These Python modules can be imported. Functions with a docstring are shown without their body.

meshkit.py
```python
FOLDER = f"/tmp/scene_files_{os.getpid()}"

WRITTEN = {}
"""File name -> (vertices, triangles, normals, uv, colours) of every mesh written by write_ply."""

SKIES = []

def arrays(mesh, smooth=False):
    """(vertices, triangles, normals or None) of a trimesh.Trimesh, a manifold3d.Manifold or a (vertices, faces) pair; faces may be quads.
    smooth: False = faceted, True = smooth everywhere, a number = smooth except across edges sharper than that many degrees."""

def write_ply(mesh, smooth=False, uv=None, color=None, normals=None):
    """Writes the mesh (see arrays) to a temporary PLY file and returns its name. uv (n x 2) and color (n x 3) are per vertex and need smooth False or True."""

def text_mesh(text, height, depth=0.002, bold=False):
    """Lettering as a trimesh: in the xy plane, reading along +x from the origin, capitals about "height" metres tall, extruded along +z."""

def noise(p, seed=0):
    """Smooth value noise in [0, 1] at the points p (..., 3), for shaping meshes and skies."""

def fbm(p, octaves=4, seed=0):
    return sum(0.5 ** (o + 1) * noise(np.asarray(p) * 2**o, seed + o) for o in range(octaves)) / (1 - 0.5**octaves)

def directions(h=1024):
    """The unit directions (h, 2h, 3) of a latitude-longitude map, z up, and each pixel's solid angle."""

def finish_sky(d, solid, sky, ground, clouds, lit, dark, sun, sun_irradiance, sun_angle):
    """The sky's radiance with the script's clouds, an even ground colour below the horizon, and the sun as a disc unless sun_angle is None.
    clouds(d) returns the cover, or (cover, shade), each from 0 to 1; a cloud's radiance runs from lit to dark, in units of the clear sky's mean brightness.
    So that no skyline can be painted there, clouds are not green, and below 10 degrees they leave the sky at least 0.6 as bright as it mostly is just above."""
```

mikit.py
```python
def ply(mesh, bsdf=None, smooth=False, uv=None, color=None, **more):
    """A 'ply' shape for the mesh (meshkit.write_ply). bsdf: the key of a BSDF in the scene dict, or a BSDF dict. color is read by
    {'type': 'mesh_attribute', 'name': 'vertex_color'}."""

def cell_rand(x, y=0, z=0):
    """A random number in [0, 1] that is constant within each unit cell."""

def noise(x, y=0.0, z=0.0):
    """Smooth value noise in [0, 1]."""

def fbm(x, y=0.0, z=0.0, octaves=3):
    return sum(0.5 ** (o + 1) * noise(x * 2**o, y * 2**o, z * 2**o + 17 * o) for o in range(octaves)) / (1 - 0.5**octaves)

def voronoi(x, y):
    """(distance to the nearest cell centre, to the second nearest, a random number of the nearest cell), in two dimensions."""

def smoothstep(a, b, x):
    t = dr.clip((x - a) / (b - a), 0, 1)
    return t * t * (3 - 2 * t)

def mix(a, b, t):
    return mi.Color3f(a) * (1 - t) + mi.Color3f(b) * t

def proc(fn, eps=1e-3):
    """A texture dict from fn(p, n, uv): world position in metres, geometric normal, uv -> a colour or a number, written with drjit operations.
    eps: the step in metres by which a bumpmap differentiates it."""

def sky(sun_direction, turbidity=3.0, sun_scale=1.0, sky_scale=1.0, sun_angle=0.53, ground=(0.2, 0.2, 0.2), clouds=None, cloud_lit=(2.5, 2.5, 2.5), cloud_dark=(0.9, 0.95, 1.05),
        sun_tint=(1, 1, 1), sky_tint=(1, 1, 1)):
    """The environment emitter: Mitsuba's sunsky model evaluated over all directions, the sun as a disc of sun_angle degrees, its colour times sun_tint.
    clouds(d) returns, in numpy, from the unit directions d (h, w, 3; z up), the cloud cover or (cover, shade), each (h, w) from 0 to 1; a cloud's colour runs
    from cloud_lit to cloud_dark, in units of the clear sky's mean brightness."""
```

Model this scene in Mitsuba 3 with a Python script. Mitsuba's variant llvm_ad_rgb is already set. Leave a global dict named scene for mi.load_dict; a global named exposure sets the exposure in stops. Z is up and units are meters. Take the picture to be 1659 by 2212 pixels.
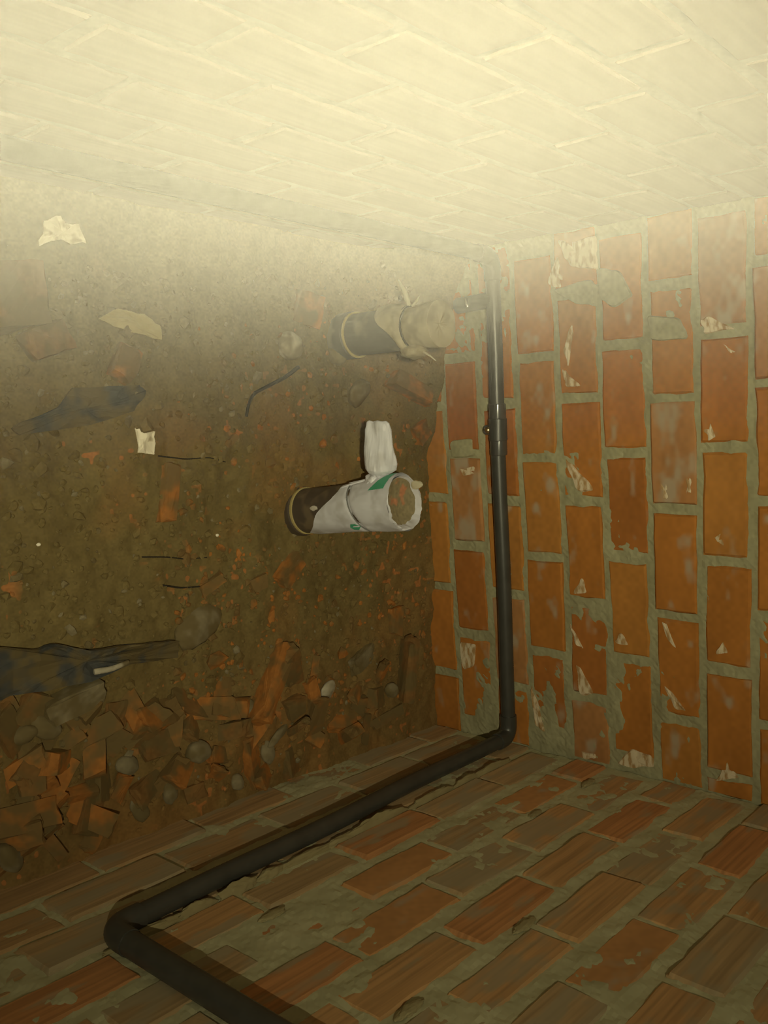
import math, random
import numpy as np, trimesh, mitsuba as mi, drjit as dr, mikit, meshkit
from scipy.spatial import ConvexHull
from mikit import noise, fbm, smoothstep, mix

random.seed(7); rng = np.random.default_rng(7)
scene, labels = {}, {}
T = mi.ScalarTransform4f

# ------------------------------------------------------------------ camera (held tilted on its side, looking down into the pit)
F = 1957.812
CAM = np.array([0.3404, -2.0376, 1.3036])
R = np.array([[0.0654738255, 0.652274445, 0.755149804], [0.9881912973, -0.1474471454, 0.0416809222], [0.1385320834, 0.7435034551, -0.6542258586]])
scene['camera'] = {'type': 'perspective', 'fov': 2 * math.degrees(math.atan(829.5 / F)), 'fov_axis': 'x', 'near_clip': 0.02, 'far_clip': 30.0,
                   'to_world': T().look_at(origin=CAM.tolist(), target=(CAM + R[2]).tolist(), up=(-R[1]).tolist())}
exposure = 0.0
# ------------------------------------------------------------------ light: one hand lamp held beside the camera, on the side of the pale wall
LAMP = [0.30, -2.60, 1.95]
LAMP_AIM = [-0.36, -0.45, 0.14]
LAMP_POWER = 27.0
LAMP_COLOR = (1.0, 0.92, 0.585)
scene['hand_lamp'] = {'type': 'spot', 'to_world': T().look_at(origin=LAMP, target=LAMP_AIM, up=[0, 0, 1]), 'cutoff_angle': 45.0, 'beam_width': 4.0,
                      'intensity': {'type': 'rgb', 'value': [LAMP_POWER * c for c in LAMP_COLOR]}}
scene['room_glow'] = {'type': 'constant', 'radiance': {'type': 'rgb', 'value': [0.085, 0.075, 0.041]}}
# ------------------------------------------------------------------ haze: mist that thickens towards the pale wall
HAZE_LO, HAZE_HI = np.array([-0.30, -2.00, -0.45]), np.array([0.75, 0.06, 1.10])
def haze_grid():
    nx, ny, nz = 42, 24, 24
    x = HAZE_LO[0] + (np.arange(nx) + .5) / nx * (HAZE_HI[0] - HAZE_LO[0])
    s = 0.45 * np.exp(-(np.clip(x + 0.06, 0, None) / 0.23) ** 2)
    s = s * np.clip((0.75 - x) / 0.3, 0, 1)
    g = np.broadcast_to(s[None, None, :], (nz, ny, nx)).astype(np.float32)
    return np.ascontiguousarray(g[..., None])
def haze():
    from shapely.geometry import Polygon
    q = [west.at(.02, 0, .012)[:2], west.at(2.02, 0, .012)[:2], (HAZE_HI[0], -2.0), (HAZE_HI[0], -.018)]
    box = trimesh.creation.extrude_polygon(Polygon(q), HAZE_HI[2] - HAZE_LO[2], engine='earcut'); box.apply_translation([0, 0, HAZE_LO[2]])
    tw = T().translate(HAZE_LO.tolist()).scale((HAZE_HI - HAZE_LO).tolist())
    scene['haze'] = mikit.ply(box, {'type': 'null'}, interior={
        'type': 'heterogeneous', 'albedo': {'type': 'constvolume', 'value': {'type': 'rgb', 'value': [0.97, 0.96, 0.94]}},
        'sigma_t': {'type': 'gridvolume', 'grid': mi.VolumeGrid(haze_grid()), 'to_world': tw, 'filter_type': 'trilinear', 'wrap_mode': 'clamp'},
        'phase': {'type': 'hg', 'g': -0.54}})
    labels['haze'] = {'label': 'pale yellowish haze hanging in front of the wall along the top of the photo', 'category': 'haze', 'kind': 'stuff'}

# ------------------------------------------------------------------ helpers
def numbered(name):
    if name not in used: used.add(name); return name
    k = 1
    while f'{name}_{k:03d}' in used: k += 1
    used.add(f'{name}_{k:03d}'); return f'{name}_{k:03d}'
used = set()
def obj(name, mesh, bsdf, parent=None, smooth=False, label=None, **more):
    key = numbered((parent + '__' if parent else '') + name)
    scene[key] = mikit.ply(mesh, 'material_' + bsdf, smooth=smooth, **more)
    if label: labels[key] = {'label': label}
    return key
def tag(key, label, cat, group=None, kind=None):
    labels[key] = {'label': label, 'category': cat}
    if group: labels[key]['group'] = group
    if kind: labels[key]['kind'] = kind
    return key
def thing(name, label, cat, group=None):
    return tag(numbered(name), label, cat, group)
def struct(key, label):
    labels[key] = {'label': label, 'kind': 'structure'}
def join(ms): return trimesh.util.concatenate(ms)
# measuring on the photograph: where the line of sight of a picture point meets a plane of the room
def sight(uv, n, d):
    n = np.asarray(n, float); r = R.T @ np.array([uv[0] - 829.5, uv[1] - 1106, F])
    return CAM + r * ((d - CAM @ n) / (r @ n))
def rot_to(a, b):
    return trimesh.geometry.align_vectors(a, b)
def tube(points, r, sides=18, caps=True):
    p = np.asarray(points, float); r = np.broadcast_to(np.asarray(r, float), (len(p),))
    t = np.gradient(p, axis=0); t /= np.linalg.norm(t, axis=1, keepdims=True)
    a = np.array([0.3, 0.2, 1.0]); a = a - t[0] * (a @ t[0])
    v = []
    for i in range(len(p)):
        a = a - t[i] * (a @ t[i]); a /= np.linalg.norm(a); b = np.cross(t[i], a)
        ang = np.arange(sides) * 2 * np.pi / sides
        v.append(p[i] + r[i] * (np.cos(ang)[:, None] * a + np.sin(ang)[:, None] * b))
    v = np.vstack(v); f = []
    for i in range(len(p) - 1):
        for j in range(sides):
            q = [i * sides + j, i * sides + (j + 1) % sides, (i + 1) * sides + (j + 1) % sides, (i + 1) * sides + j]
            f += [[q[0], q[1], q[2]], [q[0], q[2], q[3]]]
    if caps:
        n = len(v); v = np.vstack([v, p[0], p[-1]])
        for j in range(sides):
            f.append([n, (j + 1) % sides, j]); o = (len(p) - 1) * sides
            f.append([n + 1, o + j, o + (j + 1) % sides])
    return trimesh.Trimesh(v, f, process=False)
def bend(points, radius, n=8):
    """A polyline with its corners rounded."""
    p = [np.asarray(x, float) for x in points]; out = [p[0]]
    for a, b, c in zip(p, p[1:], p[2:]):
        u, w = (a - b) / np.linalg.norm(a - b), (c - b) / np.linalg.norm(c - b)
        s, e = b + u * radius, b + w * radius
        for k in np.linspace(0, 1, n): out.append((1 - k) ** 2 * s + 2 * k * (1 - k) * b + k * k * e)
    return out + [p[-1]]
def dense(points, step=.03):
    out = []
    for a, b in zip(points, points[1:]):
        a, b = np.asarray(a, float), np.asarray(b, float); n = max(1, int(np.linalg.norm(b - a) / step))
        out += [a + (b - a) * k / n for k in range(n)]
    return np.array(out + [points[-1]])
def lathe(profile, n=40, angles=None):
    pr = np.asarray(profile, float); ang = np.arange(n) * 2 * np.pi / n
    v = np.stack([np.outer(pr[:, 0], np.cos(ang)), np.outer(pr[:, 0], np.sin(ang)), np.repeat(pr[:, 1:2], n, 1)], -1).reshape(-1, 3)
    f = []
    for i in range(len(pr) - 1):
        for j in range(n):
            q = [i * n + j, i * n + (j + 1) % n, (i + 1) * n + (j + 1) % n, (i + 1) * n + j]
            f += [[q[0], q[1], q[2]], [q[0], q[2], q[3]]]
    return trimesh.Trimesh(v, f, process=False)

# ------------------------------------------------------------------ materials
def bsdf(key, color, rough=0.9, spec=0.2, bump=None, bump_scale=1.0, **more):
    c = mikit.proc(color) if callable(color) else {'type': 'rgb', 'value': list(color)}
    d = {'type': 'principled', 'base_color': c, 'roughness': rough, 'specular': spec, **more}
    if bump is not None:
        d = {'type': 'bumpmap', 'arbitrary': {**mikit.proc(bump, eps=8e-4)}, 'bsdf': d, 'scale': bump_scale}
    scene['material_' + key] = {'type': 'twosided', 'bsdf': d}
BRICK_TINTS = {'brick_orange': (.365, .142, .028), 'brick_red': (.32, .118, .026), 'brick_amber': (.37, .158, .034), 'brick_dusty': (.35, .165, .060)}
def brick_fn(tint, dust):
    def fn(p, n, uv):
        big = fbm(p.x * 9, p.y * 9, p.z * 16)
        fine = noise(p.x * 90, p.y * 90, p.z * 90)
        c = mi.Color3f(tint) * (0.72 + 0.34 * big + 0.16 * fine)
        lime = smoothstep(0.64 - dust, 0.92 - dust, fbm(p.x * 16 + 5, p.y * 16 + 2, p.z * 22))
        return mix(c, mi.Color3f(.34, .29, .21), lime * 0.75)
    return fn
for k, t in BRICK_TINTS.items(): bsdf(k, brick_fn(t, 0.14 if k == 'brick_dusty' else 0.02))
def grooved_fn(tint, dust):
    def fn(p, n, uv):
        big = fbm(p.x * 6, p.y * 6, p.z * 14)
        line = noise(p.x * 5 + p.y * 5, p.z * 190.0)
        line2 = noise(p.x * 14 + p.y * 14, p.z * 420.0)
        c = mi.Color3f(tint) * (0.55 + 0.30 * big + 0.32 * line + 0.14 * line2)
        lime = smoothstep(0.56 - dust, 0.78 - dust, fbm(p.x * 9 + p.y * 9, p.z * 34 + 4))
        return mix(c, mi.Color3f(.30, .26, .17), lime * 0.7)
    return fn
bsdf('grooved_brown', grooved_fn((.45, .26, .115), 0.08)); bsdf('grooved_red', grooved_fn((.44, .21, .085), 0.03)); bsdf('grooved_grey', grooved_fn((.38, .26, .135), 0.16)); bsdf('grooved_dull', grooved_fn((.38, .24, .115), 0.06))
bsdf('brick_soft', brick_fn((.42, .215, .085), .08))
def washed_fn(tint):
    def fn(p, n, uv): return mi.Color3f(tint) * (0.86 + 0.16 * fbm(p.x * 5 + p.y * 5, p.z * 22) + .07 * noise(p.y * 7, p.z * 170))
    return fn
bsdf('grooved_pale', washed_fn((.205, .165, .113))); bsdf('washed_brick', washed_fn((.205, .165, .113)))
def mortar_fn(p, n, uv):
    a = fbm(p.x * 14, p.y * 14, p.z * 14); b = noise(p.x * 130, p.y * 130, p.z * 130)
    c = mix(mi.Color3f(.23, .215, .125), mi.Color3f(.34, .325, .20), a)
    return c * (0.88 + 0.2 * b)
bsdf('mortar', mortar_fn)
bsdf('mortar_green', lambda p, n, uv: mix(mi.Color3f(.31, .30, .175), mi.Color3f(.46, .44, .28), fbm(p.x * 16, p.y * 16, p.z * 16)))
bsdf('mortar_brown', lambda p, n, uv: mix(mi.Color3f(.22, .18, .09), mi.Color3f(.30, .26, .14), fbm(p.x * 30, p.y * 30, p.z * 30)))
bsdf('smear', lambda p, n, uv: mix(mi.Color3f(.34, .21, .09), mi.Color3f(.56, .47, .33), smoothstep(.30, .62, fbm(p.x * 55, p.y * 55, p.z * 110))))
bsdf('lime_smear', (.42, .38, .32))
def pale_fn(p, n, uv):
    a = fbm(p.x * 18, p.y * 18, p.z * 40); b = noise(p.x * 160, p.y * 160, p.z * 160)
    return mix(mi.Color3f(.19, .175, .128), mi.Color3f(.245, .225, .165), a) * (0.9 + 0.08 * b)
bsdf('lime', pale_fn)
def earth_fn(p, n, uv):
    a = fbm(p.x * 5, p.y * 5, p.z * 5); b = fbm(p.x * 40, p.y * 40, p.z * 40); c = noise(p.x * 240, p.y * 240, p.z * 240)
    e = mix(mi.Color3f(.105, .076, .028), mi.Color3f(.20, .150, .058), a * .6 + b * .5)
    red = smoothstep(0.50, 0.70, fbm(p.x * 7 + 3, p.y * 7 + 8, p.z * 3)) * 0.45 + 0.55 * smoothstep(0.80, 1.25, p.x + 0.18 * (a - .5))
    e = mix(e, mi.Color3f(.24, .120, .036), red * 0.7)
    chips = smoothstep(0.80, 0.86, noise(p.x * 75 + 9, p.y * 75, 3.0)) * smoothstep(.45, .6, fbm(p.x * 6, p.y * 6 + 4, 1.0)) * smoothstep(.18, .45, p.x)
    e = mix(e, mi.Color3f(.42, .16, .05), chips * 0.7)
    return e * (0.82 + 0.28 * c)
bsdf('earth', earth_fn)
def rubble_fn(tint):
    def fn(p, n, uv):
        a = fbm(p.x * 22, p.y * 22, p.z * 22); b = noise(p.x * 150, p.y * 150, p.z * 150)
        c = mi.Color3f(tint) * (0.6 + 0.5 * a + 0.25 * b)
        return mix(c, mi.Color3f(.130, .096, .040), smoothstep(.34, .60, fbm(p.x * 24 + 7, p.y * 24, p.z * 24)) * .85)
    return fn
bsdf('rubble_orange', rubble_fn((.32, .130, .032))); bsdf('rubble_brown', rubble_fn((.19, .100, .034))); bsdf('stone_grey', rubble_fn((.21, .175, .105)))
bsdf('stone_pale', rubble_fn((.40, .36, .27))); bsdf('slab_dark', rubble_fn((.060, .062, .060)))
def plastic_fn(p, n, uv):
    a = fbm(p.x * 30, p.y * 30, p.z * 30); return mi.Color3f(.042, .042, .037) * (.8 + .5 * a)
bsdf('black_plastic', plastic_fn, rough=.38, spec=.5)
bsdf('black_gloss', (.035, .035, .033), rough=.14, spec=1.0, clearcoat=1.0, clearcoat_gloss=.85)
bsdf('grey_pvc', lambda p, n, uv: mix(mi.Color3f(.070, .068, .062), mi.Color3f(.14, .125, .09), smoothstep(.5, .75, fbm(p.x * 20, p.y * 20, p.z * 20))), rough=.4, spec=.5)
bsdf('brown_pvc', lambda p, n, uv: mix(mi.Color3f(.060, .046, .034), mi.Color3f(.12, .09, .055), smoothstep(.5, .75, fbm(p.x * 24, p.y * 24, p.z * 24))), rough=.4, spec=.5)
bsdf('bag_white', lambda p, n, uv: mix(mi.Color3f(.50, .50, .54), mi.Color3f(.40, .39, .40), smoothstep(.45, .75, fbm(p.x * 28, p.y * 28, p.z * 28))), rough=.42, spec=.4)
bsdf('bag_green', (.055, .27, .16), rough=.45, spec=.4)
bsdf('bag_seam', (.15, .15, .15), rough=.7)
bsdf('sack_beige', lambda p, n, uv: mix(mi.Color3f(.36, .31, .20), mi.Color3f(.25, .21, .13), smoothstep(.4, .7, fbm(p.x * 26, p.y * 26, p.z * 26))), rough=.8)
bsdf('sack_pale', (.42, .38, .27), rough=.6)
bsdf('mud', lambda p, n, uv: mix(mi.Color3f(.20, .165, .095), mi.Color3f(.36, .16, .08), smoothstep(.58, .75, fbm(p.x * 45, p.y * 45, p.z * 45))) * (.8 + .4 * noise(p.x * 200, p.y * 200, p.z * 200)))
bsdf('steel', (.75, .72, .68), rough=.25, metallic=1.0)
bsdf('brass', (.80, .66, .32), rough=.22, metallic=1.0)
bsdf('paper', lambda p, n, uv: mix(mi.Color3f(.72, .66, .52), mi.Color3f(.45, .38, .26), smoothstep(.5, .7, fbm(p.x * 50, p.y * 50, p.z * 50))), rough=.8)
bsdf('card', lambda p, n, uv: mix(mi.Color3f(.36, .30, .13), mi.Color3f(.26, .20, .08), fbm(p.x * 40, p.y * 40, p.z * 40)), rough=.85)
bsdf('twig', (.030, .024, .016), rough=.9)

# ------------------------------------------------------------------ walls
W, EA, WA, H, B = 1.3613, -0.0925, -0.0653, 0.1203, 0.26
class Wall:
    def __init__(s, o, along, normal): s.o, s.a, s.n = (np.array(x, float) for x in (o, along, normal))
    def at(s, u, z, d): return s.o + np.multiply.outer(np.asarray(u, float), s.a) + np.multiply.outer(np.asarray(z, float), [0, 0, 1]) + np.multiply.outer(np.asarray(d, float), s.n)
    def mesh(s, v, f):
        m = trimesh.Trimesh(s.at(v[:, 0], v[:, 1], v[:, 2]), f, process=False)
        if np.dot(np.cross(s.a, [0, 0, 1]), s.n) < 0: m.invert()
        return m
north = Wall((0, 0, 0), (1, 0, 0), (0, -1, 0))
east = Wall((W, 0, 0), (math.sin(EA), -math.cos(EA), 0), (-math.cos(EA), -math.sin(EA), 0))
west = Wall((0, 0, 0), (math.sin(WA), -math.cos(WA), 0), (math.cos(WA), math.sin(WA), 0))
def on_wall(w, uv, d=0.0): return sight(uv, w.n, w.o @ w.n + d)
def grid_faces(nu, nz):
    i, j = np.meshgrid(np.arange(nu - 1), np.arange(nz - 1), indexing='ij'); a = (i * nz + j).ravel()
    return np.vstack([np.stack([a, a + nz, a + nz + 1], 1), np.stack([a, a + nz + 1, a + 1], 1)])
def mortar_mesh(w, u0, u1, z0, z1, seed, blobs, base=-.005, relief=1.0, step=.008):
    us, zs = np.arange(u0, u1 + step, step), np.arange(z0, z1 + step, step)
    U, Z = np.meshgrid(us, zs, indexing='ij'); p = np.stack([U, Z, U * 0 + seed], -1)
    d = base + relief * .008 * (meshkit.fbm(p * [22, 34, 1], 2, seed) - .5) + relief * .0025 * (meshkit.noise(p * [140, 140, 1], seed + 5) - .5)
    d = d + blobs * np.clip(meshkit.fbm(p * [9, 13, 1], 3, seed + 9) - .60, 0, .2)
    v = np.stack([U, Z, d], -1).reshape(-1, 3); nu, nz = len(us), len(zs)
    f = grid_faces(nu, nz)
    rim = np.concatenate([np.arange(nu) * nz, (nu - 1) * nz + np.arange(1, nz), np.arange(nu - 2, -1, -1) * nz + nz - 1, np.arange(nz - 2, 0, -1)])
    back = v[rim].copy(); back[:, 2] = -.14; n = len(v); k = np.arange(len(rim)); k2 = (k + 1) % len(rim)
    side = np.vstack([np.stack([rim[k], n + k, n + k2], 1), np.stack([rim[k], n + k2, rim[k2]], 1)])
    c = len(v) + len(rim)
    cap = np.stack([n + k, np.full(len(k), c), n + k2], 1)
    return w.mesh(np.vstack([v, back, [[(u0 + u1) / 2, (z0 + z1) / 2, -.14]]]), np.vstack([f, side, cap]))
def brick_mesh(w, u0, u1, z0, z1, proud, seed, uneven=1.0):
    g = np.random.default_rng(seed); c = g.uniform(.003, .006)
    nu, nz = max(3, int((u1 - u0) / .022)), 5
    su = np.concatenate([[u0], np.linspace(u0 + c, u1 - c, nu), [u1]]); sz = np.concatenate([[z0], np.linspace(z0 + c, z1 - c, nz), [z1]])
    U, Z = np.meshgrid(su, sz, indexing='ij'); edge = np.zeros_like(U); edge[[0, -1], :] = 1; edge[:, [0, -1]] = 1
    p = np.stack([U, Z, U * 0 + seed * 1.7], -1); tilt = g.normal(0, .010) * uneven, g.normal(0, .018) * uneven
    d = proud - c * edge + .003 * (meshkit.fbm(p * [35, 35, 1], 2, seed) - .5) + tilt[0] * (U - (u0 + u1) / 2) + tilt[1] * (Z - (z0 + z1) / 2)
    wob = .007 * (meshkit.noise(p * [28, 28, 1], seed + 3) - .5)
    wz = .006 * (meshkit.noise(p * [20, 20, 1], seed + 4) - .5) + (U - (u0 + u1) / 2) * g.normal(0, .007)
    v = np.stack([U + wob * edge, Z + wz, d], -1).reshape(-1, 3); NU, NZ = len(su), len(sz); f = grid_faces(NU, NZ)
    rim = np.concatenate([np.arange(NU) * NZ, (NU - 1) * NZ + np.arange(1, NZ), np.arange(NU - 2, -1, -1) * NZ + NZ - 1, np.arange(NZ - 2, 0, -1)])
    back = v[rim].copy(); back[:, 2] = -.05; n = len(v); k = np.arange(len(rim)); k2 = (k + 1) % len(rim)
    f = np.vstack([f, np.stack([rim[k], n + k, n + k2], 1), np.stack([rim[k], n + k2, rim[k2]], 1), np.stack([n + k, np.full(len(k), n + len(rim)), n + k2], 1)])
    return w.mesh(np.vstack([v, back, [[(u0 + u1) / 2, (z0 + z1) / 2, -.05]]]), f)
def lay_bricks(name, w, length, courses, joint_at, mats, bed, head, lo=0.0, proud=0.0, uneven=1.0):
    for k in courses:
        j = joint_at(k); first = j - B * math.ceil((j - lo) / B)
        u = first
        while u < length:
            a, b = max(u + head / 2, lo), min(u + B - head / 2, length)
            if b - a > .03:
                s = rng.integers(1 << 30); g = np.random.default_rng(s)
                m = mats[g.choice(len(mats), p=PICK[:len(mats)] / np.sum(PICK[:len(mats)]))]
                jit = g.normal(0, .0018, 4)
                obj('brick', brick_mesh(w, a + jit[0], b + jit[1], H * k + bed / 2 + jit[2], H * (k + 1) - bed / 2 + jit[3], proud + g.normal(0, .0018) * uneven, int(s % 9973), uneven), m, name, smooth=35)
            u += B
PICK = np.array([.42, .24, .22, .12])
FLOOR_Z = -0.33
# wall on the right of the photo
obj('wall_north', mortar_mesh(north, -.12, W + .12, -.62, 1.08, 3, .018, -.0045), 'mortar'); struct('wall_north', 'orange brick wall with grey mortar on the right of the photo')
OFF = {0: .296, 1: .406, 2: .282, 3: .414, 4: .271, 5: .390}
lay_bricks('wall_north', north, W, range(-4, 9), lambda k: OFF.get(k, .283 if k % 2 == 0 else .41), ['brick_orange', 'brick_red', 'brick_amber', 'brick_dusty'], .017, .024)
# wall along the bottom of the photo
obj('wall_east', mortar_mesh(east, 0, 2.3, -.62, 1.32, 11, .014, -.0030), 'mortar_green'); struct('wall_east', 'brown grooved brick wall along the bottom of the photo')
lay_bricks('wall_east', east, 2.28, range(0, 11), lambda k: .807 if k % 2 == 0 else .921, ['grooved_brown', 'grooved_red', 'grooved_grey', 'brick_soft'], .031, .013)
lay_bricks('wall_east', east, 2.28, range(-4, 0), lambda k: .807 if k % 2 == 0 else .921, ['grooved_grey', 'grooved_dull'], .016, .012)
# wall along the top of the photo
obj('wall_west', mortar_mesh(west, 0, 2.3, -.62, 1.32, 23, .0, -.0035, .3), 'lime'); struct('wall_west', 'hazy cream wall along the top of the photo')
lay_bricks('wall_west', west, 2.28, range(-4, 11), lambda k: .10 if k % 2 == 0 else .23, ['grooved_pale', 'washed_brick', 'grooved_pale', 'washed_brick'], .018, .016, uneven=.25)

# lime smears, traced as flat scabs of mortar on the bricks of the right-hand wall
def scab(w, px, bs, thick=.004, parent='wall_north', name='mortar_smear'):
    pts = [on_wall(w, q, .0) for q in px]; c = np.mean(pts, 0); g = np.random.default_rng(int(px[0][0] * 7 + px[0][1]))
    ring = []
    for a, b in zip(pts, pts[1:] + pts[:1]):
        for k in (0, .33, .66): ring.append(a + (b - a) * k + (g.normal(0, .0022, 3) if k else 0))
    ring = np.array(ring)
    for _ in range(2): ring = np.stack([.75 * ring + .25 * np.roll(ring, -1, 0), .25 * ring + .75 * np.roll(ring, -1, 0)], 1).reshape(-1, 3)
    n = len(ring); v = np.vstack([ring - w.n * .006, ring * .86 + c * .14 + w.n * thick, [c + w.n * (thick + .001)]])
    f = []
    for k in range(n):
        k2 = (k + 1) % n; f += [[k, k2, n + k2], [k, n + k2, n + k], [n + k, n + k2, 2 * n]]
    m = trimesh.Trimesh(v, f, process=False)
    if np.dot(m.face_normals[2], w.n) < 0: m.invert()
    return obj(name, m, bs, parent)
for px in ([(1198, 515), (1240, 520), (1290, 505), (1290, 585), (1240, 580), (1215, 560)], [(1180, 615), (1205, 545), (1218, 600), (1215, 625)],
           [(1215, 760), (1236, 695), (1240, 720), (1226, 800)], [(1212, 795), (1222, 800), (1258, 835), (1222, 838)], [(1218, 985), (1238, 1005), (1286, 1062), (1244, 1062)],
           [(1510, 690), (1535, 682), (1590, 712), (1516, 722)], [(1426, 1035), (1440, 1040), (1446, 1075), (1430, 1080)], [(1480, 1030), (1492, 1028), (1494, 1068), (1482, 1070)],
           [(1460, 1125), (1495, 1122), (1490, 1150), (1465, 1160)], [(1236, 1285), (1255, 1245), (1270, 1282)], [(1230, 1345), (1240, 1362), (1262, 1405), (1242, 1390)],
           [(1242, 1432), (1254, 1440), (1284, 1500), (1252, 1504)], [(1326, 1385), (1338, 1365), (1358, 1395)], [(1428, 1340), (1440, 1345), (1464, 1405), (1444, 1385)],
           [(1432, 1480), (1450, 1492), (1486, 1540), (1456, 1530)], [(1545, 1415), (1562, 1382), (1574, 1412)], [(1145, 1480), (1156, 1508), (1178, 1585), (1156, 1572)],
           [(1538, 1160), (1560, 1150), (1566, 1180), (1540, 1184)], [(1518, 930), (1535, 910), (1548, 945), (1530, 955)], [(1560, 740), (1590, 760), (1582, 765)],
           [(1540, 1690), (1570, 1640), (1592, 1668), (1596, 1682)], [(1330, 1650), (1365, 1615), (1410, 1630), (1412, 1660), (1370, 1662)], [(1254, 1622), (1285, 1628), (1288, 1640), (1258, 1638)],
           [(990, 1010), (1026, 1005), (1030, 1022), (1000, 1030)], [(990, 1385), (1030, 1390), (1024, 1440), (1000, 1450)]):
    scab(north, px, 'smear', .0025)
for px in ([(1290, 575), (1340, 580), (1372, 640), (1330, 668), (1296, 650)], [(1190, 625), (1285, 600), (1290, 665), (1230, 650)], [(1395, 680), (1470, 685), (1490, 735), (1400, 735)], [(975, 950), (1024, 945), (1024, 985), (975, 990)]):
    scab(north, px, 'mortar', .008)
# mortar squeezed out of the joint above the pipe, and from other joints, on the wall along the bottom of the photo
g = np.random.default_rng(77)
lumps, u = [], .13
while u < 1.18:
    l = g.uniform(.05, .20); lumps.append((u + l / 2, l, g.uniform(.006, .012), g.uniform(.012, .022), g.uniform(.011, .024))); u += l * g.uniform(.7, 1.15)
lumps += [(g.uniform(.1, 1.2), g.uniform(.04, .07), H * g.integers(1, 5) + .004, g.uniform(.014, .02), g.uniform(.004, .007)) for _ in range(5)]
for i, (u, l, z, h, d) in enumerate(lumps):
    m = trimesh.creation.icosphere(3); p = m.vertices.copy()
    p *= 1 + .9 * (meshkit.fbm(p * [3.5, 1.8, 1.8] + i * 9, 3, i)[:, None] - .5)
    m = east.mesh(p * [l / 2, h / 2, d] + [u, z, 0], m.faces)
    obj('mortar_lump', m, 'mortar_brown', 'wall_east', smooth=True)
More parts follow.
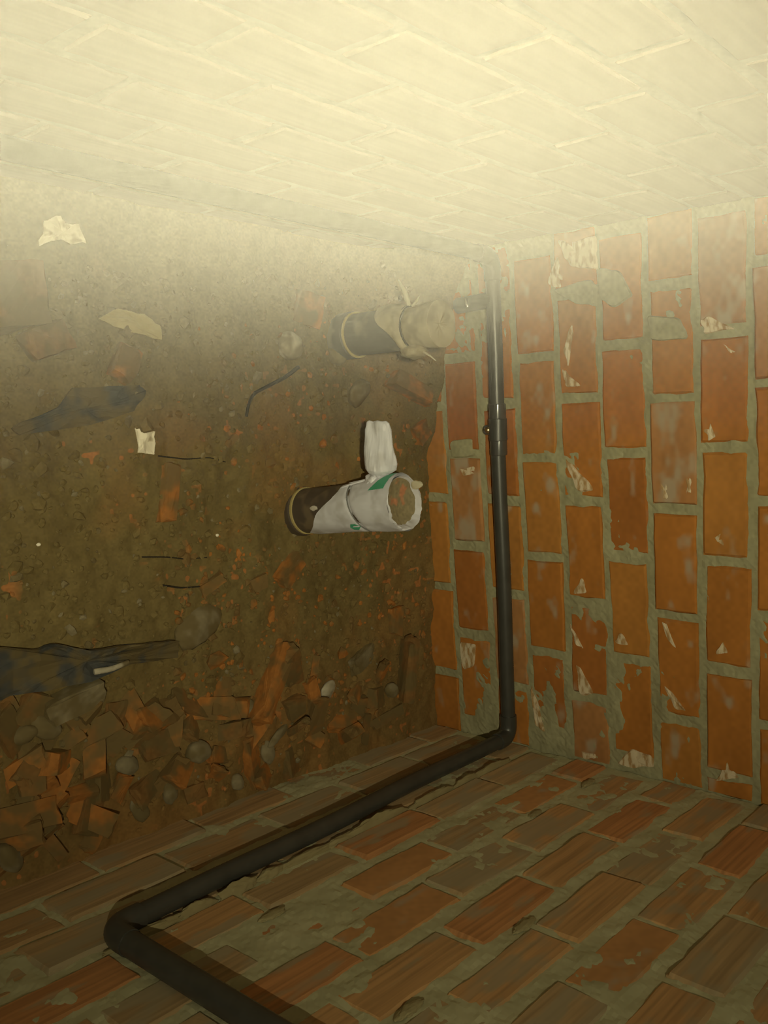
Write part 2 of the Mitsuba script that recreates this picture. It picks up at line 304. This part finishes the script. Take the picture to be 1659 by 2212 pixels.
# ------------------------------------------------------------------ earth floor
def ground(x, y):
    x, y = np.asarray(x, float), np.asarray(y, float); p = np.stack([x, y, x * 0 + 2.3], -1)
    z = -.335 + .055 * np.clip(1 - x / 1.0, 0, 1) * np.clip(1 + y / 1.6, 0, 1)
    z = z + .15 * np.clip((y + .20) / .22, 0, 1) * np.clip(1.0 - x / .55, 0, 1)
    z = z + .060 * (meshkit.fbm(p * [4.5, 4.5, 1], 3, 4) - .5) + .030 * (meshkit.fbm(p * [17, 17, 1], 3, 8) - .5) + .006 * (meshkit.noise(p * [75, 75, 1], 5) - .5)
    return z + .018 * np.clip((x - .85) / .3, 0, 1) * (meshkit.fbm(p * [26, 26, 1], 2, 21) - .4)
gx, gy = np.arange(-.30, 1.50, .007), np.arange(-2.25, .08, .007)
GX, GY = np.meshgrid(gx, gy, indexing='ij'); v = np.stack([GX, GY, ground(GX, GY)], -1).reshape(-1, 3)
f = grid_faces(len(gx), len(gy))
obj('floor', trimesh.Trimesh(v, f, process=False), 'earth', smooth=True); struct('floor', 'dark brown earth floor strewn with brick rubble, left half of the photo')
def spot(uv):
    z = -.32
    for _ in range(6):
        q = sight(uv, [0, 0, 1], z); z = float(ground(q[0], q[1]))
    return np.array([q[0], q[1], z])

# ------------------------------------------------------------------ black pipe round the pit
PR = .0195
def pipe():
    t = thing('black_pipe', 'long black plastic pipe running round the walls with bends and a tee fitting', 'pipe')
    c1 = on_wall(north, (1062, 548), .024); c1[0] = max(c1[0], .030)
    c2 = on_wall(north, (1101, 1612), .024)
    e1 = on_wall(east, (236, 2010), .024); e2 = on_wall(east, (580, 2224), .024); e2 = np.array([e1[0], e1[1], e2[2] + .9])
    w1 = on_wall(west, (0, 315), .024); wdir = (w1 - on_wall(west, (700, 470), .024)); w2 = on_wall(west, (1000, 532), .024)
    w_end = w1 + wdir / np.linalg.norm(wdir) * .75
    c2[0] = W - .030
    c2[2] = on_wall(north, (1098, 1560), .024)[2]
    def run(a, b, ra=.05, rb=.05, wav=.003, seed=0):
        a, b = np.array(a), np.array(b); d = (b - a) / np.linalg.norm(b - a); q = dense([a + d * ra, b - d * rb], .03)
        s = np.linspace(0, 1, len(q)); q[:, 2] += wav * np.sin(s * math.pi * 3 + seed) * np.sin(s * math.pi)
        return q
    obj('pipe_run', tube(run(w_end, c1, 0), PR), 'black_plastic', t, smooth=50)
    obj('pipe_run', tube(run(c1, c2, wav=.002, seed=1), PR), 'black_plastic', t, smooth=50)
    obj('pipe_run', tube(run(c2, e1, rb=.05, wav=.004, seed=2), PR), 'black_plastic', t, smooth=50)
    obj('riser', tube(run(e1, e2, rb=0, wav=.0), PR * 1.08), 'black_plastic', t, smooth=50)
    for a, b, c in ((w_end, c1, c2), (c1, c2, e1), (c2, e1, e2)):
        u, w = (a - b) / np.linalg.norm(a - b), (c - b) / np.linalg.norm(c - b)
        q = bend([b + u * .062, b, b + w * .062], .040, 9)
        obj('elbow', tube(dense(q, .006), PR * 1.16, 22), 'black_plastic', t, smooth=50)
    # tee
    tc = on_wall(north, (1074, 928), .024); d = (c2 - c1) / np.linalg.norm(c2 - c1); tc = c1 + d * ((tc - c1) @ d)
    down = np.array([0, 0, -1.0])
    prof = lambda a, b, r: tube([tc + d * a, tc + d * (a + .002), tc + d * (b - .002), tc + d * b], [r * .93, r, r, r * .93], 28)
    tee = obj('tee', prof(-.030, .030, PR * 1.24), "black_plastic", t, smooth=40)
    obj('collar', prof(-.068, -.026, PR * 1.16), "black_gloss", tee, smooth=40); obj('collar', prof(.026, .068, PR * 1.16), "black_gloss", tee, smooth=40)
    o = tc + np.array([0, -.004, 0])
    obj('outlet', tube([o, o + down * .034, o + down * .036], [.013, .013, .011], 20), 'black_plastic', tee, smooth=40)
    obj('plug', tube([o + down * .024 + np.array([0, -.004, 0]), o + down * .026 + np.array([0, -.014, .006]), o + down * .026 + np.array([0, -.017, .008])], [.009, .009, .005], 16), 'brass', tee, smooth=40, label='small shiny brass plug')
    # short drop pipe by the corner
    b = on_wall(north, (1058, 648), .024); b = c1 + d * ((b - c1) @ d)
    e = on_wall(north, (972, 662), .024) ; e = np.array([b[0] + .004, b[1], b[2] - .115])
    dp = obj('drop_pipe', tube(dense([b, e], .02), .021, 20), 'black_plastic', t, smooth=50)
    m = b + (e - b) * .62
    obj('clip', tube([m + np.array([-.012, -.0215, 0]), m + np.array([.000, -.0235, .002]), m + np.array([.010, -.0215, .004])], .0035, 10), 'steel', dp, smooth=40, label='small bright metal clip')
pipe()

# ------------------------------------------------------------------ the two pipe stubs standing in the earth
def frame(base, top):
    z = top - base; z = z / np.linalg.norm(z); x = np.array([1.0, 0, 0]); x -= z * (x @ z); x /= np.linalg.norm(x)
    m = np.eye(4); m[:3, 0], m[:3, 1], m[:3, 2], m[:3, 3] = x, np.cross(z, x), z, base
    return m
def placed(m, M): m = m.copy(); m.apply_transform(M); return m
def shell(n_ang, n_h, fn):
    """A closed-round skin: fn(angle, t) -> radius, height."""
    a, t = np.meshgrid(np.arange(n_ang) * 2 * np.pi / n_ang, np.linspace(0, 1, n_h), indexing='ij'); r, h = fn(a, t)
    v = np.stack([r * np.cos(a), r * np.sin(a), h], -1).reshape(-1, 3); f = []
    for i in range(n_ang):
        for j in range(n_h - 1):
            q = [i * n_h + j, ((i + 1) % n_ang) * n_h + j, ((i + 1) % n_ang) * n_h + j + 1, i * n_h + j + 1]; f += [[q[0], q[1], q[2]], [q[0], q[2], q[3]]]
    return trimesh.Trimesh(v, f, process=False)
def stub_white():
    base = spot((652, 1104)); base[2] -= .0
    top = base + np.array([-.030, .006, .325]); L = np.linalg.norm(top - base); M = frame(base, top)
    t = thing('pipe_stub', 'dark brown sewer pipe stub under the white plastic bag, at the middle of the photo', 'pipe', None)
    obj('pipe', placed(lathe([(.055, -.16), (.055, L - .012), (.0515, L - .012), (.0515, .02)], 48), M), 'brown_pvc', t, smooth=40)
    obj('socket_rim', placed(lathe([(.056, -.03), (.0605, -.028), (.0620, .004), (.0605, .012), (.056, .014)], 48), M), 'brown_pvc', t, smooth=40)
    obj('seal_ring', placed(lathe([(.0556, .014), (.0585, .016), (.0585, .021), (.0556, .023)], 48), M), 'card', t, smooth=40, label='thin yellowish sealing ring')
    sm = trimesh.creation.icosphere(2); sp = sm.vertices * [.006, .0025, .012]; sp *= 1 + .8 * (meshkit.fbm(sm.vertices * 2 + 3, 3, 2)[:, None] - .5)
    obj('plaster_smear', placed(trimesh.Trimesh(sp + [-.010, -.0548, .098], sm.faces, process=False), M), 'lime_smear', t, smooth=True, label='small pale smear on the pipe')
    b = thing('plastic_bag', 'white plastic carrier bag with green print tied over the middle pipe stub', 'bag')
    def wrinkle(a, h, s): return meshkit.fbm(np.stack([np.cos(a) * 2.2, np.sin(a) * 2.2, h * 16 + s], -1), 3, 3) - .5
    hem = lambda a: .108 + .070 * np.cos(a - math.pi - .1) + .006 * np.sin(5 * a)
    def side(a, tt):
        lo = hem(a); h = lo + (L + .004 - lo) * tt
        r = .0575 + .004 * tt + .009 * wrinkle(a, h, 0) - .0045 * np.exp(-((h - (.215 + .02 * np.cos(a))) / .006) ** 2)
        r = r + .010 * np.exp(-((np.mod(a - math.pi + math.pi, 2 * math.pi) - math.pi) / .45) ** 2) * np.clip((h - .2) / .08, 0, 1)
        return r, h
    obj('cover', placed(shell(96, 46, side), M), 'bag_white', b, smooth=True)
    def lip(a, tt):
        rr = .0618 + .005 * wrinkle(a, a * 0 + 9, 2); low = .5 + .5 * np.cos(a + .5); h = L + .003 + .009 * low * np.sin(tt * math.pi) + .020 * low * wrinkle(a * 3, tt * .05, 5)
        return rr + .003 * np.sin(tt * math.pi) - tt * (.005 + .010 * low) - .010 * low * wrinkle(a * 4, tt * .05, 8) * tt, h - .016 * tt ** 2
    obj('rolled_edge', placed(shell(90, 12, lip), M), 'bag_white', b, smooth=True)
    def fill(a, tt): return .0585 * (1 - tt) + .0005, L - .008 - .012 * np.sin(tt * 1.5) + .010 * wrinkle(a, (1 - tt) * .05, 11) * (1 - tt)
    obj('mud_crust', placed(shell(64, 14, fill), M), 'mud', b, smooth=True, label='brown mud lying in the hollow top')
    ang = np.linspace(0, 2 * np.pi, 60)[:-1]
    tie = np.stack([.0590 * np.cos(ang), .0590 * np.sin(ang), .215 + .02 * np.cos(ang)], 1); tie = np.vstack([tie, tie[:1]])
    obj('tie', placed(tube(tie, .0016, 8, False), M), 'bag_seam', b, smooth=True)
    # tail
    k0 = np.array([-.062, -.010, .276]); tip = np.array([-.190, -.030, .312])
    prof = [(0, .011, .010), (.06, .015, .013), (.12, .030, .017), (.17, .037, .019), (.28, .0375, .017), (.55, .034, .014), (.85, .0285, .010), (.97, .025, .008), (1.0, .020, .004)]
    ax = (tip - k0); n = 40; vs = []
    axn = ax / np.linalg.norm(ax); side_v = np.array([0.12, .35, .93]); side_v -= axn * (side_v @ axn); side_v /= np.linalg.norm(side_v); th = np.cross(axn, side_v)
    for s, wd, hh in prof:
        for q in np.arange(n) * 2 * np.pi / n:
            wob = 1 + .10 * math.sin(3 * q + s * 5) + .05 * math.sin(7 * q + 9 * s)
            vs.append(k0 + ax * s + side_v * wd * math.cos(q) * wob + th * hh * math.sin(q) * wob)
    vs = np.array(vs); ff = []
    for i in range(len(prof) - 1):
        for j in range(n):
            q = [i * n + j, i * n + (j + 1) % n, (i + 1) * n + (j + 1) % n, (i + 1) * n + j]; ff += [[q[0], q[1], q[2]], [q[0], q[2], q[3]]]
    e = len(vs); vs = np.vstack([vs, tip]); o = (len(prof) - 1) * n
    ff += [[o + j, o + (j + 1) % n, e] for j in range(n)]
    m = trimesh.Trimesh(vs, ff, process=False).subdivide().subdivide(); m.fix_normals(); tv = m.vertices + .011 * (meshkit.fbm(m.vertices * [18, 60, 60], 3, 12)[:, None] - .5) * m.vertex_normals; m = trimesh.Trimesh(tv, m.faces, process=False); obj('tail', placed(m, M), 'bag_white', b, smooth=55)
    kn = trimesh.creation.icosphere(3); kp = kn.vertices * [.016, .024, .022]; kp *= 1 + .6 * (meshkit.fbm(kn.vertices * 2.2 + 4, 3, 6)[:, None] - .5)
    obj('knot', placed(trimesh.Trimesh(kp + [-.060, -.006, .258], kn.faces, process=False), M), 'bag_white', b, smooth=True)
    # gathered folds under the knot
    for da, dz in ((-.55, .0), (-.2, .01), (.25, .012), (.6, .0)):
        q = [np.array([.0605 * math.cos(math.pi + da * s), .0605 * math.sin(math.pi + da * s), .258 - .085 * s + dz]) for s in np.linspace(0, 1, 9)]
        obj('fold', placed(tube(q, np.linspace(.007, .001, 9), 10), M), 'bag_white', b, smooth=True)
    # green print
    def print_patch(a0, a1, hs, off=.0625):
        v, f = [], []
        A = np.linspace(a0, a1, 7); n = len(A)
        for lo in (0, 1):
            for i, a in enumerate(A):
                s = i / (n - 1); h = hs(s)[lo]; r, _ = side(np.array(a), np.array(np.clip((h - hem(a)) / (L + .004 - hem(a)), 0, 1))); r = float(r) + .0012
                v.append([r * math.cos(a), r * math.sin(a), h])
        for i in range(n - 1): f += [[i, i + 1, n + i + 1], [i, n + i + 1, n + i]]
        return trimesh.Trimesh(v, f, process=False)
    obj('green_print', placed(print_patch(math.pi + .05, math.pi + .85, lambda s: (.310 - .045 * s, .324 - .010 * s)), M), 'bag_green', b, smooth=True, label='green printed mark beside the knot')
    obj('green_print', placed(print_patch(-.95, -.62, lambda s: (.195 + .012 * abs(s - .5), .215 + .012 * (1 - abs(2 * s - 1)))), M), 'bag_green', b, smooth=True, label='small green printed mark low on the side')
    fl_ = trimesh.creation.icosphere(3); fp = fl_.vertices * [.016, .006, .022]; fp[:, 0] *= 1 - .45 * (fl_.vertices[:, 2] + 1) / 2; fp *= 1 + .4 * (meshkit.fbm(fl_.vertices * 2, 3, 9)[:, None] - .5)
    obj('corner_fold', placed(trimesh.Trimesh(fp * .8 + [-.036, .046, L + .010], fl_.faces, process=False), M), 'sack_pale', b, smooth=True)
    w = [np.array([.03, -.045, L]), np.array([.045, -.030, L + .02]), np.array([.055, .0, L + .045]), np.array([.085, .02, L + .055])]
stub_white()
def stub_beige():
    base = spot((738, 728)); top = base + np.array([-.004, .0, .315]); L = np.linalg.norm(top - base); M = frame(base, top)
    t = thing('pipe_stub', 'dark grey sewer pipe stub with a beige wrapped end, near the upper wall corner', 'pipe')
    obj('pipe', placed(lathe([(.052, -.15), (.052, .228), (.047, .230), (.049, .02)], 48), M), 'grey_pvc', t, smooth=40)
    obj('socket_rim', placed(lathe([(.0525, -.05), (.058, -.048), (.0585, .048), (.0525, .052)], 48), M), 'grey_pvc', t, smooth=40)
    obj('seal_ring', placed(lathe([(.0525, .052), (.0572, .053), (.0572, .056), (.0525, .057)], 48), M), 'card', t, smooth=40, label='thin pale sealing ring')
    b = thing('sack_wrapping', 'dusty beige sack tied over the end of the upper pipe stub', 'wrapping')
    def wr(a, h, s): return meshkit.fbm(np.stack([np.cos(a) * 2, np.sin(a) * 2, h * 18 + s], -1), 3, 7) - .5
    hem = lambda a: .176 - .046 * np.cos(a - math.pi + .25) + .006 * np.sin(4 * a)
    def skirt(a, tt):
        lo = np.minimum(hem(a), .222); h = lo + (.235 - lo) * tt
        return .0565 + .008 * wr(a, h, 1) * (1 - .4 * tt) + .004 * np.sin(tt * 3.1) - .009 * tt ** 6, h
    obj('skirt', placed(shell(80, 22, skirt), M), 'sack_beige', b, smooth=True)
    def cap(a, tt):
        h = .235 + (L - .235 + .004) * np.sin(np.clip(tt / .62, 0, 1) * math.pi / 2) + .006 * wr(a, tt * .03, 4)
        r = np.where(tt < .62, .0475 + .0075 * np.sin(np.clip(tt / .62, 0, 1) * math.pi * .62), .0475 + .0075 * math.sin(math.pi * .62) - (tt - .62) / .38 * .0540)
        return r + .004 * wr(a, tt * .05, 9) * (tt < .9), h - .008 * np.clip((tt - .62) / .38, 0, 1) ** 2
    obj('cap', placed(shell(80, 34, cap), M), 'sack_beige', b, smooth=True)
    ang = np.linspace(0, 2 * np.pi, 50); obj('tie', placed(tube(np.stack([.0495 * np.cos(ang), .0495 * np.sin(ang), .235 + 0 * ang], 1), .0028, 8, False), M), 'twig', b, smooth=True)
    def strip(pts, r, bs, name, lab): obj(name, placed(tube(np.array(pts), r, 8), M), bs, b, smooth=True, label=lab)
    strip([(-.048, -.010, .235), (-.062, -.014, .234), (-.085, -.016, .228), (-.112, -.018, .214)], [.003, .007, .006, .002], 'sack_pale', 'tie_end', 'pale frayed end of the tie')
    strip([(-.048, -.004, .237), (-.060, .006, .246), (-.072, .010, .252)], [.003, .004, .001], 'sack_pale', 'tie_end', 'pale frayed end of the tie')
    strip([(.050, -.020, .262), (.062, -.024, .280), (.072, -.026, .300), (.084, -.022, .312)], [.0015, .0026, .0022, .001], 'sack_pale', 'tie_end', 'pale frayed end of the tie')
    m = trimesh.creation.icosphere(3); p = m.vertices * [.016, .030, .034]; p *= 1 + .6 * (meshkit.fbm(m.vertices * 2 + 8, 3, 5)[:, None] - .5)
    obj('flap', placed(trimesh.Trimesh(p + [.058, -.020, .248], m.faces, process=False), M), 'sack_beige', b, smooth=True)
stub_beige()

# ------------------------------------------------------------------ rubble
def chunk(l, w, h, seed):
    g = np.random.default_rng(seed); p = np.array([[x, y, z] for x in (-.5, .5) for y in (-.5, .5) for z in (-.5, .5)]) * (1 - g.uniform(0, .32, (8, 3)))
    q = g.uniform(-.5, .5, (7, 3)); q[np.arange(7), g.integers(0, 3, 7)] = np.sign(g.normal(size=7)) * g.uniform(.4, .5, 7)
    p = np.vstack([p, q * .92]) * [l, w, h]; hull = ConvexHull(p)
    m = trimesh.Trimesh(p, hull.simplices); m.fix_normals(); m.update_faces(m.nondegenerate_faces()); m.remove_unreferenced_vertices()
    m = m.subdivide().subdivide(); s = min(l, w, h); q = m.vertices / s; a = m.vertices * (1 + .30 * (meshkit.fbm(q * 2.2 + seed % 97, 3, seed % 89)[:, None] - .5))
    return trimesh.Trimesh(a, m.faces, process=False)
def stone(l, w, h, seed):
    m = trimesh.creation.icosphere(2); p = m.vertices.copy(); p *= 1 + .55 * (meshkit.fbm(p * 1.6 + seed, 3, seed)[:, None] - .5)
    return trimesh.Trimesh(p * [l / 2, w / 2, h / 2], m.faces, process=False)
def lay(m, uv, deg, tilt=(0, 0), sink=.25):
    """deg: heading on the earth, counted in the picture's sense from image-right; lies on the earth, sunk by a share of its height."""
    q = spot(uv); h = m.extents[2]; m = m.copy()
    m.apply_transform(trimesh.transformations.euler_matrix(math.radians(tilt[0]), math.radians(tilt[1]), math.radians(90 + deg)))
    m.apply_translation([q[0], q[1], q[2] + m.extents[2] * (.5 - sink)]); return m
PX = .00118
def frag(uv, a, b, deg, mat='rubble_orange', label=None, hgt=None, kind='chunk', tilt=None, name=None, cat=None, group=None, sink=.3):
    s = int(uv[0] * 13 + uv[1]); g = np.random.default_rng(s); l, w = a * PX * 1.25, b * PX
    h = hgt if hgt else min(l, w) * g.uniform(.5, .8)
    m = (stone if kind == 'stone' else chunk)(l, w, h, s); tilt = tilt or (g.normal(0, 9), g.normal(0, 9))
    key = obj(name or ('stone' if kind == 'stone' else 'brick_fragment'), lay(m, uv, deg, tilt, sink), mat, smooth=True if kind == 'stone' else False)
    return tag(key, label, cat or ('stone' if kind == 'stone' else 'brick fragment'), group)
# pieces that stand out
frag((575, 1475), 150, 42, 48, label='long orange brick fragment lying slantwise in the lower middle of the earth floor', hgt=.055)
frag((672, 1500), 60, 34, -80, label='upright orange brick fragment beside the white pebble and below the long slanting one')
frag((780, 1422), 68, 46, 20, 'stone_grey', 'angular grey stone lit on top, right of the long orange fragment', kind='chunk', name='stone', cat='stone')
frag((704, 1490), 34, 44, 10, 'stone_pale', 'rounded pale grey pebble below the angular grey stone', kind='stone')
frag((625, 1232), 72, 48, 35, label='orange brick fragment under the pipe stub with the white bag', hgt=.03, sink=.45)
frag((365, 1062), 95, 40, 75, 'rubble_orange', 'flat red-orange brick fragment sunk in the earth, down right of the white paper scrap', hgt=.03, sink=.6)
frag((875, 838), 105, 44, -28, label='reddish brick fragment slanting down from the upper pipe stub to the brick wall', hgt=.05)
frag((770, 850), 64, 60, 20, 'stone_grey', 'round dull grey stone between the two pipe stubs', kind='stone')
frag((622, 748), 46, 58, 0, 'stone_pale', 'beige oval stone left of the upper pipe stub', kind='stone')
frag((725, 765), 44, 50, 0, 'stone_grey', 'dull stone lodged against the foot of the upper pipe stub', kind='stone')
frag((262, 782), 60, 52, 60, label='orange brick lump below the yellow cardboard scrap')
frag((92, 735), 62, 58, 20, 'rubble_brown', 'brownish brick lump at the far left, level with the yellow cardboard')
frag((28, 640), 90, 120, 5, 'rubble_brown', 'large tan block cut by the left edge, under the haze', hgt=.06)
frag((150, 1515), 95, 48, 8, 'stone_grey', 'grey stone below the dark slab at the lower left', name='stone', cat='stone')
frag((660, 665), 60, 80, 80, label='orange brick lump above left of the upper pipe stub', hgt=.04, sink=.5)
frag((868, 1445), 150, 34, 82, 'rubble_brown', 'tall brown brick piece standing against the foot of the right wall', hgt=.07)
frag((850, 1340), 58, 34, 78, 'rubble_orange', 'small orange brick piece above the tall brown one by the right wall')
frag((555, 1260), 36, 30, 10, 'rubble_orange', 'orange chip between the white-bagged stub and the dark pit holes', hgt=.02)
frag((455, 1262), 52, 26, 25, 'rubble_orange', 'red-orange flat chip beside the thin curved root', hgt=.02)
frag((430, 1352), 100, 70, 15, 'stone_grey', 'flat clay clod with a dark hollow beside it, in the lower left', hgt=.03, sink=.5, name='clod', cat='clod', kind='stone')
frag((905, 932), 40, 50, 30, 'rubble_orange', 'small orange fragment up right of the white bag tail', hgt=.03)
frag((500, 950), 22, 14, 40, 'rubble_orange', 'small orange chip below the bent black twig', hgt=.012)
# the rubble heap along the lower left, all alike
base = lambda x: 1572 + .36 * (894 - x)
heap_b, heap_s = 'brick rubble in the lower left heap', 'stones in the lower left heap'
g = np.random.default_rng(31); spots = []
while len(spots) < 78:
    x = g.uniform(5, 860); base_y = 1572 + .36 * (894 - x); lo = 1530 - .06 * x if x < 500 else 1420 + .1 * (x - 500)
    y = g.uniform(lo, base_y - 18)
    if all((x - a) ** 2 + (y - b) ** 2 > 34 ** 2 for a, b in spots) and abs(x - 575) + abs(y - 1475) > 80 and (x - 704) ** 2 + (y - 1490) ** 2 > 1500 and (x - 780) ** 2 + (y - 1422) ** 2 > 2400 and (x - 672) ** 2 + (y - 1500) ** 2 > 1600: spots.append((x, y))
plan = []
for i, (x, y) in enumerate(spots):
    zone = 'under the dark sheet' if x < 190 and y < 1690 else 'at the lower left wall foot' if y > base(x) - 75 and x < 420 else 'by the middle wall foot' if y > base(x) - 75 else 'around the long slanting fragment' if x > 420 else 'in the heap middle'
    if g.random() < .8:
        a, b, dark = g.uniform(34, 110), g.uniform(26, 56), g.random() < .45
        what = f"{'large' if a > 85 else 'small' if a < 55 else 'middling'} {'brown' if dark else 'orange'} brick piece"
        plan.append((x, y, what, zone, dict(a=a, b=b, deg=g.uniform(0, 180), mat='rubble_brown' if dark else 'rubble_orange', tilt=(g.normal(0, 22), g.normal(0, 22)), group=heap_b, sink=.52)))
    else:
        plan.append((x, y, 'dull grey stone', zone, dict(a=g.uniform(26, 54), b=g.uniform(24, 44), deg=g.uniform(0, 180), mat='stone_grey', kind='stone', group=heap_s)))
ORD = ['leftmost', 'second', 'third', 'fourth', 'fifth', 'sixth', 'seventh', 'eighth', 'ninth', 'tenth', 'eleventh', 'twelfth']
for x, y, what, zone, kw in plan:
    same = sorted(q[0] for q in plan if q[2:4] == (what, zone)); k = same.index(x)
    lab = f'{what} {zone}' if len(same) == 1 else f"{ORD[k]}{' from left' if k else ''} of {len(same)} {what}s {zone}"
    frag((x, y), label=lab, **kw)
# loose crumbs, uncountable
def crumbs(name, n, xr, yr, size, mat, lab, cat, seed, dens=None):
    g = np.random.default_rng(seed); ms = []
    while len(ms) < n:
        uv = (g.uniform(*xr), g.uniform(*yr))
        if dens and g.random() > dens(*uv): continue
        q = spot(uv)
        if not (0.02 < q[0] < W - .1 and q[1] < -.02): continue
        s = size * g.lognormal(0, .45); m = trimesh.creation.icosahedron(); m.vertices *= (1 + g.normal(0, .22, (12, 1))) * [s, s * g.uniform(.6, 1), s * .6]
        m.apply_transform(trimesh.transformations.rotation_matrix(g.uniform(0, 6), [0, 0, 1])); m.apply_translation(q + [0, 0, s * .2]); ms.append(m)
    tag(obj(name, join(ms), mat), lab, cat, kind='stuff')
crumbs('brick_crumbs', 620, (380, 930), (640, 1560), .0055, 'rubble_orange', 'loose orange brick crumbs scattered over the earth floor', 'crumbs', 5, lambda x, y: .25 + .75 * (y > 1150) + .2 * (x > 600))
crumbs('pebbles', 420, (0, 930), (600, 1700), .0048, 'stone_grey', 'small dull pebbles scattered over the earth floor', 'pebbles', 6)
crumbs('earth_clods', 1500, (0, 940), (560, 1800), .0062, 'earth', 'small clods of loose earth all over the floor', 'clods', 9)
# white pebbles that catch the light
for uv, lab in (((468, 1156), 'tiny white pebble left of the white-bagged pipe stub'), ((82, 1176), 'tiny white pebble near the left edge of the photo')):
    frag(uv, 6, 6, 0, 'paper', lab, kind='stone', name='pebble', cat='pebble', sink=.1)
# dark slab and others
def sheet(name, px, mat, thick, lab, cat, lift=.004, bumpy=.01, seed=0, up=None):
    pts = np.array([spot(q) for q in px]); c = pts.mean(0); ring = []
    gg = np.random.default_rng(seed)
    for a, b in zip(pts, np.roll(pts, -1, 0)):
        for k in np.linspace(0, 1, 5)[:-1]: ring.append(a + (b - a) * k + (gg.normal(0, .0012, 3) if k else 0))
    ring = np.array(ring); n = len(ring); rings = [c + (ring - c) * s for s in (1, .75, .5, .25)]
    top = np.vstack(rings + [c[None]]); top[:, 2] = np.maximum(ground(top[:, 0], top[:, 1]), top[:, 2]) + lift + bumpy * (meshkit.fbm(np.stack([top[:, 0] * 28, top[:, 1] * 28, top[:, 0] * 0 + seed], -1), 3, seed) - .3)
    if up is not None: top[:, 2] += up(top)
    bot = top - [0, 0, thick]; v = np.vstack([top, bot]); N = len(top); f = []
    for r in range(3):
        for k in range(n):
            k2 = (k + 1) % n; a, b, cc, d = r * n + k, r * n + k2, (r + 1) * n + k2, (r + 1) * n + k
            f += [[a, b, cc], [a, cc, d], [N + a, N + cc, N + b], [N + a, N + d, N + cc]]
    for k in range(n):
        k2 = (k + 1) % n; f += [[3 * n + k, 3 * n + k2, 4 * n], [N + 3 * n + k, N + 4 * n, N + 3 * n + k2], [k, N + k2, k2], [k, N + k, N + k2]]
    m = trimesh.Trimesh(v, f, process=False); m.fix_normals()
    return tag(obj(name, m, mat), lab, cat)
sheet('paper_scrap', [(281, 925), (296, 934), (300, 936), (328, 932), (326, 982), (288, 978)], 'paper', .002, 'crumpled white paper scrap on the earth, left of the pipe stubs', 'paper', .012, .022, 2)
sheet('paper_scrap', [(85, 480), (120, 470), (128, 486), (158, 488), (172, 530), (140, 532), (122, 520), (75, 535)], 'paper', .002, 'pale paper scrap in the haze at the upper left', 'paper', .014, .02, 3)
sheet('cardboard_scrap', [(205, 690), (245, 668), (300, 680), (330, 705), (334, 736), (270, 718)], 'card', .003, 'yellowish folded cardboard scrap at the left below the haze', 'cardboard', .012, .014, 4, lambda t: .018 * np.clip((t[:, 1] + .95) / .15, 0, 1))
sheet('roofing_felt', [(-40, 1392), (60, 1400), (110, 1388), (180, 1402), (300, 1388), (375, 1382), (372, 1418), (270, 1432), (180, 1468), (60, 1492), (-40, 1512)], 'slab_dark', .014, 'dark blue-grey sheet lying at the left edge above the rubble heap', 'sheet', .018, .03, 5)
sheet('felt_strip', [(150, 838), (295, 832), (310, 846), (285, 888), (190, 918), (40, 940), (20, 925), (120, 880)], 'slab_dark', .006, 'dark greyish strip of sheet on the earth above the white paper scrap', 'sheet', .006, .018, 6)
def stick(name, px, r, mat, lab, cat, lift=.004):
    q = np.array([spot(p) for p in px]); q[:, 2] += lift; q = dense(bend(q, .012, 4) if len(q) > 2 else q, .008)
    return tag(obj(name, tube(q, np.linspace(r, r * .7, len(q)), 8), mat, smooth=True), lab, cat)
stick('twig', [(640, 793), (612, 815), (543, 850), (532, 872), (527, 900)], .0048, 'twig', 'black bent twig on the earth left of the upper pipe stub', 'twig', .008)
stick('wood_splinter', [(185, 1446), (222, 1440), (258, 1425)], .0065, 'stone_pale', 'pale wood splinter lying on the dark sheet at the lower left', 'splinter', .032)
stick('root', [(340, 985), (400, 992), (450, 988), (485, 998)], .0016, 'twig', 'thin dark root right of the white paper scrap', 'root', .003)
stick('root', [(305, 1203), (360, 1203), (400, 1208), (445, 1204)], .0016, 'twig', 'thin dark root in the middle left of the earth, upper of two', 'root', .003)
stick('root', [(350, 1264), (390, 1270), (440, 1266)], .0022, 'twig', 'thin dark curved root beside the red-orange flat chip, lower of two', 'root', .003)

haze()
